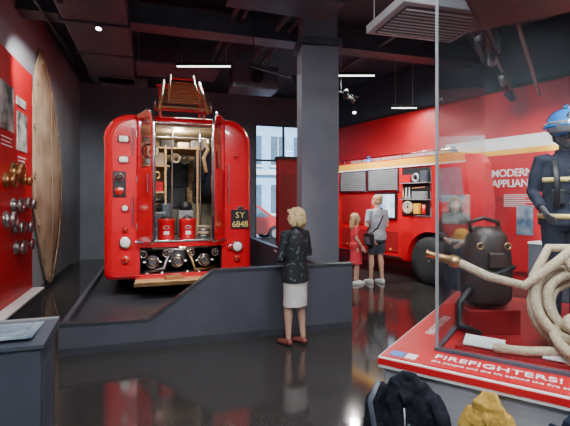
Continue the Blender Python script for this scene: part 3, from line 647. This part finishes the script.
# ---------------------------------------------------------------- left wall items
WR=math.pi/2+RL
def S(y): return y/.9535
Wl=empty('red_exhibit_panel',(wl(0),0,0),WR)
m=M()
m.b2((S(3.2),-.10,.27),(S(6.56),-.02,3.6),PRED,bev=.004)
m.b2((S(3.2),-.26,.24),(S(6.60),-.02,.27),WHT,bev=.004); m.b2((S(3.2),-.22,0),(S(6.58),-.02,.24),GREY)
for y0,y1,z0,z1 in ((5.1,5.65,2.55,3.15),(5.8,6.25,2.35,2.9),(5.78,6.2,2.98,3.1)):
    m.b2((S(y0),-.112,z0),(S(y1),-.10,z1),PHOTO)
for k in range(5): m.b2((S(5.85),-.104,2.25-.05*k),(S(6.22-.05*(k%2)),-.10,2.265-.05*k),WHT)
for k in range(3): m.b2((S(5.2),-.104,2.45-.05*k),(S(5.6-.05*(k%2)),-.10,2.465-.05*k),WHT)
m.done('panel_board',parent=Wl)
m=M()
for i,(y,z,r,mt) in enumerate([(5.65,2.02,.15,BRASS),(5.98,1.60,.09,STEEL),(5.62,1.58,.10,STEEL),(6.25,1.58,.08,STEEL),(5.7,1.28,.09,STEEL),(6.1,1.26,.08,STEEL),(5.75,1.0,.10,STEEL),(6.15,1.0,.08,CHR),(6.05,1.92,.07,BRASS),(5.35,1.4,.11,STEEL),(5.35,1.9,.10,BRASS)]):
    x=S(y); d=.6; m.lathe([(r,0),(r,.03*d),(r*.7,.04*d),(r*.7,.12*d),(r*.95,.13*d),(r*.95,.2*d),(r*.6,.2*d)],mt,(x,-.10,z),(0,-1,0))
    for k in (-1,1): m.cyl((x+k*r*.6,-.20,z),(x+k*r*1.15,-.20,z),r*.16,mt,seg=10)
    m.torus((x,-.215,z),r*.78,r*.13,mt,(0,1,0))
m.done('hose_couplings',parent=Wl)
m=M()
ctr=[(7.36,4.24),(7.85,3.9),(8.35,3.35),(8.75,2.7),(8.95,2.0),(8.85,1.3),(8.6,.75),(8.3,.35),(8.05,.12),(7.75,.15),(7.45,.5),(7.1,1.05),(6.82,1.7),(6.74,2.4),(6.8,3.1),(6.98,3.75),(7.15,4.12)]
n=len(ctr); pts=[]
for i in range(n):
    p0,p1,p2,p3=[V((*ctr[(i+k)%n],0)) for k in (-1,0,1,2)]
    for t in (0,.25,.5,.75):
        p=.5*((2*p1)+(-p0+p2)*t+(2*p0-5*p1+4*p2-p3)*t*t+(-p0+3*p1-3*p2+p3)*t**3); pts.append(p)
c=V((7.9,2.1,0)); loops=[]
for f in (1.0,.98,.85,.6,.3,.08):
    loops.append([(S(c.x+(p.x-c.x)*f),-.03-.03*(1-f**3)-.02*noise.noise(V((p.x*3*f,p.y*3*f,1))) -(.02 if f<1 else 0),c.y+(p.y-c.y)*f+ .04*noise.noise(p*5)) for p in pts])
m.rings(loops,CANV,True,capend=True,capstart=True)
m.loft([(S(p.x+.02*math.sin(i*1.7)),-.05,p.y+.02*math.cos(i*2.1)+.04*noise.noise(p*5)) for i,p in enumerate(pts)],.015,ROPE,side=(0,1,0),seg=8,closed=True)
for i in range(0,len(pts),5):
    p=pts[i]; q=c+(p-c)*.93; m.torus((S(q.x),-.075,q.y),.05,.010,ROPE,(0,1,0),seg=12,rs=6)
m.loft([(S(7.9),-.085,3.6),(S(7.85),-.10,2.5),(S(7.95),-.10,1.4),(S(7.95),-.085,.6)],.010,ROPE,seg=6)
m.done('canvas_jumping_sheet',(wl(0),0,0),WR)
PLN=mat('plinth_dark_grey',(.048,.056,.075),.45,var=.08,scale=3)
m=M()
m.b2((-1.2,0,0),(0,.36,.86),PLN,bev=.006)
m.prism([(-.02,.86),(.38,.86),(.38,.92),(-.02,.88)],-1.22,.02,PLN,'yz')
m.b2((-1.2,.345,.90),(.02,.385,.925),LGREY)
m.b2((-1.2,.03,.905),(-.05,.33,.915),PRINT)
m.b2((-1.15,.06,.915),(-.75,.30,.922),SCREEN); m.b2((-.65,.06,.915),(-.40,.30,.922),PHOTO); m.b2((-.33,.06,.915),(-.1,.30,.922),PRINT)
m.b2((-.004,.06,.1),(.002,.30,.75),DUCT)
m.done('information_plinth',(-1.31,2.25,0),RL)
m=M(); m.b2((-.26,0,0),(.26,.25,2.55),DRED,bev=.01); m.b2((-.28,-.02,2.53),(.28,.27,2.58),BLK); m.b2((-.2,-.012,1.0),(.2,0,2.2),mat('panel_dim_red',(.2,.01,.012),.4,var=.1))
m.b2((-.30,-.03,0),(.30,.28,.08),BLK)
m.done('display_column',(.12,9.0,0),RL)

# ---------------------------------------------------------------- modern fire engine along right wall
T=empty('fire_appliance',(1.26,10.6,0),RW)
m=M(); D2=.75
arch=[(2.9+.56*math.cos(a),.47+.56*math.sin(a)) for a in [math.radians(187-d*194/16) for d in range(17)]]
poly=[(0,.42)]+[(p[0],max(p[1],.40)) for p in arch]+[(3.76,.40),(3.78,1.6),(3.68,2.35),(3.58,2.52),(.06,2.52),(0,2.45)]
m.prism(poly,0,D2,RED)
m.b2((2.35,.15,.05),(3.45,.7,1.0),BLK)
m.b2((-.005,-.012,2.36),(3.66,0,2.50),YEL); m.b2((-.005,-.014,2.33),(3.68,0,2.36),WHT)
for x0,x1 in ((.25,1.15),(1.22,2.12)):
    m.b2((x0,-.02,1.86),(x1,0,2.32),BLK)
    for k in range(11): m.b2((x0+.02,-.034,1.87+k*.04),(x1-.02,-.02,1.902+k*.04),SILV,bev=.004)
    m.b2((x0-.03,-.03,1.83),(x0,0,2.33),CHR); m.b2((x1,-.03,1.83),(x1+.03,0,2.33),CHR); m.b2((x0,-.05,1.83),(x1,0,1.865),CHR)
m.b2((1.45,-.06,1.25),(2.08,0,1.80),BLK,bev=.01); m.b2((1.48,-.066,1.28),(2.05,-.06,1.77),SCREEN)
m.b2((.3,-.02,1.1),(1.3,-.0,1.78),DRED); m.b2((.3,-.02,.55),(2.1,0,.98),DRED)
m.b2((2.22,-.01,1.32),(2.95,.004,2.32),CHR); m.b2((2.25,-.016,1.35),(2.92,-.008,2.29),BLK)
for z in (1.65,1.98): m.b2((2.25,-.12,z),(2.92,-.01,z+.02),SILV)
m.torus((2.42,-.07,1.50),.10,.035,HOSE,(0,1,0),seg=20,rs=8); m.torus((2.42,-.07,1.50),.045,.02,HOSE,(0,1,0),seg=14,rs=8)
m.b2((2.58,-.10,1.37),(2.72,-.02,1.58),YEL,bev=.01); m.lathe([(.04,0),(.045,.02),(.04,.18),(.02,.2)],RED,(2.82,-.07,1.37))
for x,mt in ((2.30,BRASS),(2.38,SILV),(2.46,SILV)): m.lathe([(.03,0),(.03,.04),(.018,.06),(.012,.24)],mt,(x,-.07,1.67))
m.b2((2.54,-.10,1.67),(2.88,-.02,1.82),LGREY,bev=.01); m.cyl((2.56,-.11,1.88),(2.88,-.11,1.90),.012,WOOD,seg=8)
m.b2((2.28,-.10,2.0),(2.50,-.02,2.16),RED,bev=.01); m.torus((2.62,-.07,2.09),.07,.03,SILV,(0,1,0),seg=16,rs=8); m.b2((2.74,-.09,2.0),(2.9,-.02,2.22),DUCT,bev=.01)
m.lathe([(.26,-.15),(.42,-.15),(.465,-.1),(.465,.1),(.42,.15),(.26,.15)],RUB,(2.9,.12,.466),(0,1,0),seg=36)
m.lathe([(.27,-.12),(.24,-.1),(.16,-.06),(.1,-.14),(.02,-.15)],SILV,(2.9,.12,.466),(0,1,0))
for k in range(8): a=k*math.pi/4; m.cyl((2.9+.17*math.cos(a),.0,.466+.17*math.sin(a)),(2.9+.17*math.cos(a),.06,.466+.17*math.sin(a)),.018,CHR,seg=8)
m.prism([(3.12,1.62),(3.66,1.62),(3.58,2.25),(3.12,2.25)],-.016,0,WIND)
m.b2((3.04,-.006,.6),(3.06,.0,2.3),BLK); m.b2((3.2,-.05,1.40),(3.42,-.03,1.43),CHR)
for k in range(4): m.prism([(3.10+k*.15,1.12),(3.18+k*.15,1.12),(3.26+k*.15,1.35),(3.18+k*.15,1.35)],-.012,0,YEL if k%2 else WHT)
for x in (1.0,3.3): m.lathe([(.09,0),(.09,.03),(.07,.035),(.06,.12),(.03,.15)],BLUE,(x,.2,2.52))
m.cyl((.1,.15,2.62),(3.4,.15,2.62),.02,CHR)
for k in range(6): m.cyl((.2+k*.62,.15,2.5),(.2+k*.62,.15,2.62),.012,CHR,seg=8)
m.b2((.2,.35,2.52),(3.0,.7,2.66),SILV,bev=.01)
m.cyl((.08,-.03,.45),(.08,-.03,1.7),.015,CHR)
for x in (.5,1.3,1.9): m.sph((x,-.01,.6),(.04,.015,.03),YEL)
m.b2((0,-.012,.42),(2.2,0,.46),BLK)
m.done('appliance_body',parent=T)

G=empty('modern_appliances_display',(.836,13.66,0),RW)
m=M()
m.b2((6.62,-.08,.3),(12.2,-.01,3.3),PRED,bev=.003)
m.b2((5.2,-.09,2.62),(9.4,-.08,2.86),WHT); m.b2((5.2,-.092,2.52),(9.4,-.08,2.62),YEL); m.b2((5.2,-.08,1.7),(6.62,-.01,2.88),PRED)
m.b2((6.75,-.1,1.0),(7.05,-.08,1.55),PRINT); m.b2((7.9,-.1,1.2),(8.4,-.08,1.75),PHOTO); m.b2((8.6,-.1,1.2),(9.1,-.08,1.9),PRINT)
for k in range(7): m.b2((6.5,-.084,1.74-.035*k),(7.15-.12*(k%3),-.08,1.753-.035*k),WHT)
m.b2((7.2,-.55,.0),(11.5,-.08,.9),GREY,bev=.01); m.b2((7.2,-.56,.9),(11.5,-.08,.93),WHT)
m.done('graphic_board',parent=G)
text('MODERN\nAPPLIANCES',.20,WHT,(6.26,-.10,2.10),(R90,0,0),G,'heading',bold=.003,sp=.92)
m=M()
for x,mt in ((7.5,BLUE),(8.1,YEL),(8.9,WHT)):
    m.sph((x,-.32,1.02),(.13,.16,.11),mt); m.torus((x,-.32,.96),.16,.02,mt,(0,0,1),e=1.2)
m.done('helmet_exhibits',parent=G)

# ---------------------------------------------------------------- glass case
Cc=empty('glass_display_case',(.54,2.44,0),RC)
m=M(); A1,B1_=2.7,2.1
m.b2((.03,.03,0),(A1-.03,B1_-.03,.68),GRYB,bev=.004)
m.b2((0,0,.68),(A1,B1_,hb-.006),WHT,bev=.004); m.b2((.012,.012,hb-.006),(A1-.012,B1_-.012,hb),PRED)
m.b2((.0,-.004,.700),(A1,0,.735),PRED)
m.b2((.35,.36,hb),(A1-.35,B1_-.25,hb+.02),DRED)
for a,b,w in ((.5,.42,.22),(.95,.42,.3),(1.5,.42,.25)): m.box((a,b,hb+.05),(w,.1,.008),WHT,rot=(.35,0,0))
m.b2((.05,.04,hb),(.13,.12,hb+.003),mat('logo_blue',(.05,.2,.5),.5,var=.05)); m.b2((.14,.04,hb),(.20,.12,hb+.003),WHT)
m.done('plinth',parent=Cc)
m=M(); g=.262; zt=3.25; a0,a1,b0,b1=g,A1-g,g,B1_-.12
m.b2((a0,b0,hb),(a1,b0+.010,zt),GLASS); m.b2((a0,b0+.012,hb),(a0+.010,b1,zt),GLASS)
m.b2((a0+.012,b1-.01,hb),(a1,b1,zt),GLASS); m.b2((a1-.01,b0+.012,hb),(a1,b1-.012,zt),GLASS)
m.done('glass_panes',parent=Cc)
m=M()
m.b2((a0-.004,b0-.004,hb),(a0+.012,b0+.012,zt),LGREY)
m.b2((a0-.01,b0-.01,hb),(a1,b0+.02,hb+.02),DUCT); m.b2((a0-.01,b0,hb),(a0+.02,b1,hb+.02),DUCT)
m.b2((a0-.02,b0-.02,zt),(a1+.02,b1+.02,zt+.12),BLK)
m.done('case_frame',parent=Cc)
text('FIREFIGHTERS!',.092,WHT,(.28,.135,hb+.002),(0,0,0),Cc,'case_title',ext=.001,bold=.001,sp=1.05)
text('the people and the kit behind the fire service',.04,WHT,(.28,.07,hb+.002),(0,0,0),Cc,'case_subtitle',ext=.001)
text('FIREFIGHTERS!',.08,WHT,(.17,.55,hb+.002),(0,0,R90),Cc,'case_side_title',ext=.001)
m=M()
def coil(c,n,R,r,tilt):
    pts=[]
    q=V((0,0,1)).rotation_difference(V(tilt).normalized())
    for k in range(n*22+1):
        a=2*math.pi*k/22; t=k/(n*22); rr_=R*(1-.45*((t*2.3)%1)) 
        pts.append(V(c)+q@V((rr_*math.cos(a),rr_*math.sin(a),-.13+.26*t+.015*math.sin(a*3))))
    m.loft(pts,r,HOSE,seg=10)
coil((1.72,2.44,1.03),6,.26,.028,(-.35,-.8,.45))
coil((1.66,2.25,.90),3,.19,.028,(-.2,-.3,.95))
m.loft([(1.88,2.55,1.30),(1.72,2.45,1.40),(1.55,2.42,1.28),(1.4,2.45,1.15),(1.22,2.52,1.19),(1.06,2.58,1.27)],.026,HOSE,seg=12)
m.loft([(1.55,2.4,.80),(1.46,2.42,.98),(1.48,2.5,1.2),(1.6,2.55,1.36),(1.78,2.5,1.36)],.026,HOSE,seg=12)
m.loft([(1.2,2.42,.80),(1.35,2.36,.80),(1.5,2.3,.82),(1.7,2.22,.83)],.026,HOSE,seg=12)
m.lathe([(.030,0),(.038,.01),(.038,.05),(.028,.06),(.022,.14),(.018,.18),(.024,.19),(.024,.20)],BRASS,(1.07,2.58,1.265),(-.9,.35,.25))
m.done('coiled_fire_hose')
m=M(); cx,cy=1.36,2.84; dz=-.07
m.b2((cx-.16,cy-.1,hz),(cx+.18,cy+.14,hz+.16),DRED,bev=.006); m.lathe([(.05,0),(.02,.03),(.02,.12)],STEEL,(cx,cy,hz+.16))
m.T=Matrix.Translation((0,0,dz))
m.loft([(cx,cy,1.02),(cx,cy,1.06),(cx,cy,1.2),(cx,cy,1.36),(cx,cy,1.48),(cx,cy,1.54)],[(.13,.08),(.165,.12),(.17,.13),(.16,.12),(.13,.11),(.08,.07)],LEATH,side=(1,0,0),seg=24)
m.loft([(cx-.15,cy-.08,1.28),(cx-.02,cy-.15,1.24),(cx+.14,cy-.09,1.28)],[.016]*3,BLK)
m.b2((cx-.05,cy-.155,1.28),(cx+.05,cy-.11,1.38),LEATH,bev=.01); m.torus((cx,cy-.14,1.33),.03,.006,BRASS,(0,1,0))
m.loft([(cx-.10,cy,1.50),(cx-.13,cy-.03,1.57),(cx-.03,cy-.02,1.60),(cx+.08,cy,1.57),(cx+.09,cy,1.50)],.014,LEATH)
m.loft([(cx-.14,cy-.08,1.14),(cx-.22,cy-.1,1.05),(cx-.24,cy-.14,.92),(cx-.12,cy-.18,.87)],.022,BLK)
for x in (-.09,.09): m.torus((cx+x,cy-.11,1.42),.02,.005,BRASS,(0,1,0),seg=12,rs=6)
m.done('smoke_breathing_apparatus')

# ---------------------------------------------------------------- world, sun, camera
w=D.worlds.new('sky'); SC.world=w; w.use_nodes=True; nt=w.node_tree
sk=nt.nodes.new('ShaderNodeTexSky'); sk.sky_type='HOSEK_WILKIE'; sk.turbidity=4; sk.sun_direction=V((.3,-.5,.8)).normalized()
nt.links.new(sk.outputs[0],nt.nodes['Background'].inputs[0]); nt.nodes['Background'].inputs[1].default_value=6
sun=D.lights.new('sun','SUN'); sun.energy=12; sun.angle=.05; sun.color=(.88,.94,1)
so=D.objects.new('sun',sun); SC.collection.objects.link(so); so.rotation_euler=V((-.3,.6,-.75)).to_track_quat('-Z','Y').to_euler()
cam=D.cameras.new('camera'); co=D.objects.new('camera',cam); SC.collection.objects.link(co)
cam.sensor_width=36; cam.lens=36*420/570; cam.shift_y=-13/570; cam.clip_start=.05
co.location=(0,0,1.65); co.rotation_euler=(R90,0,0); SC.camera=co
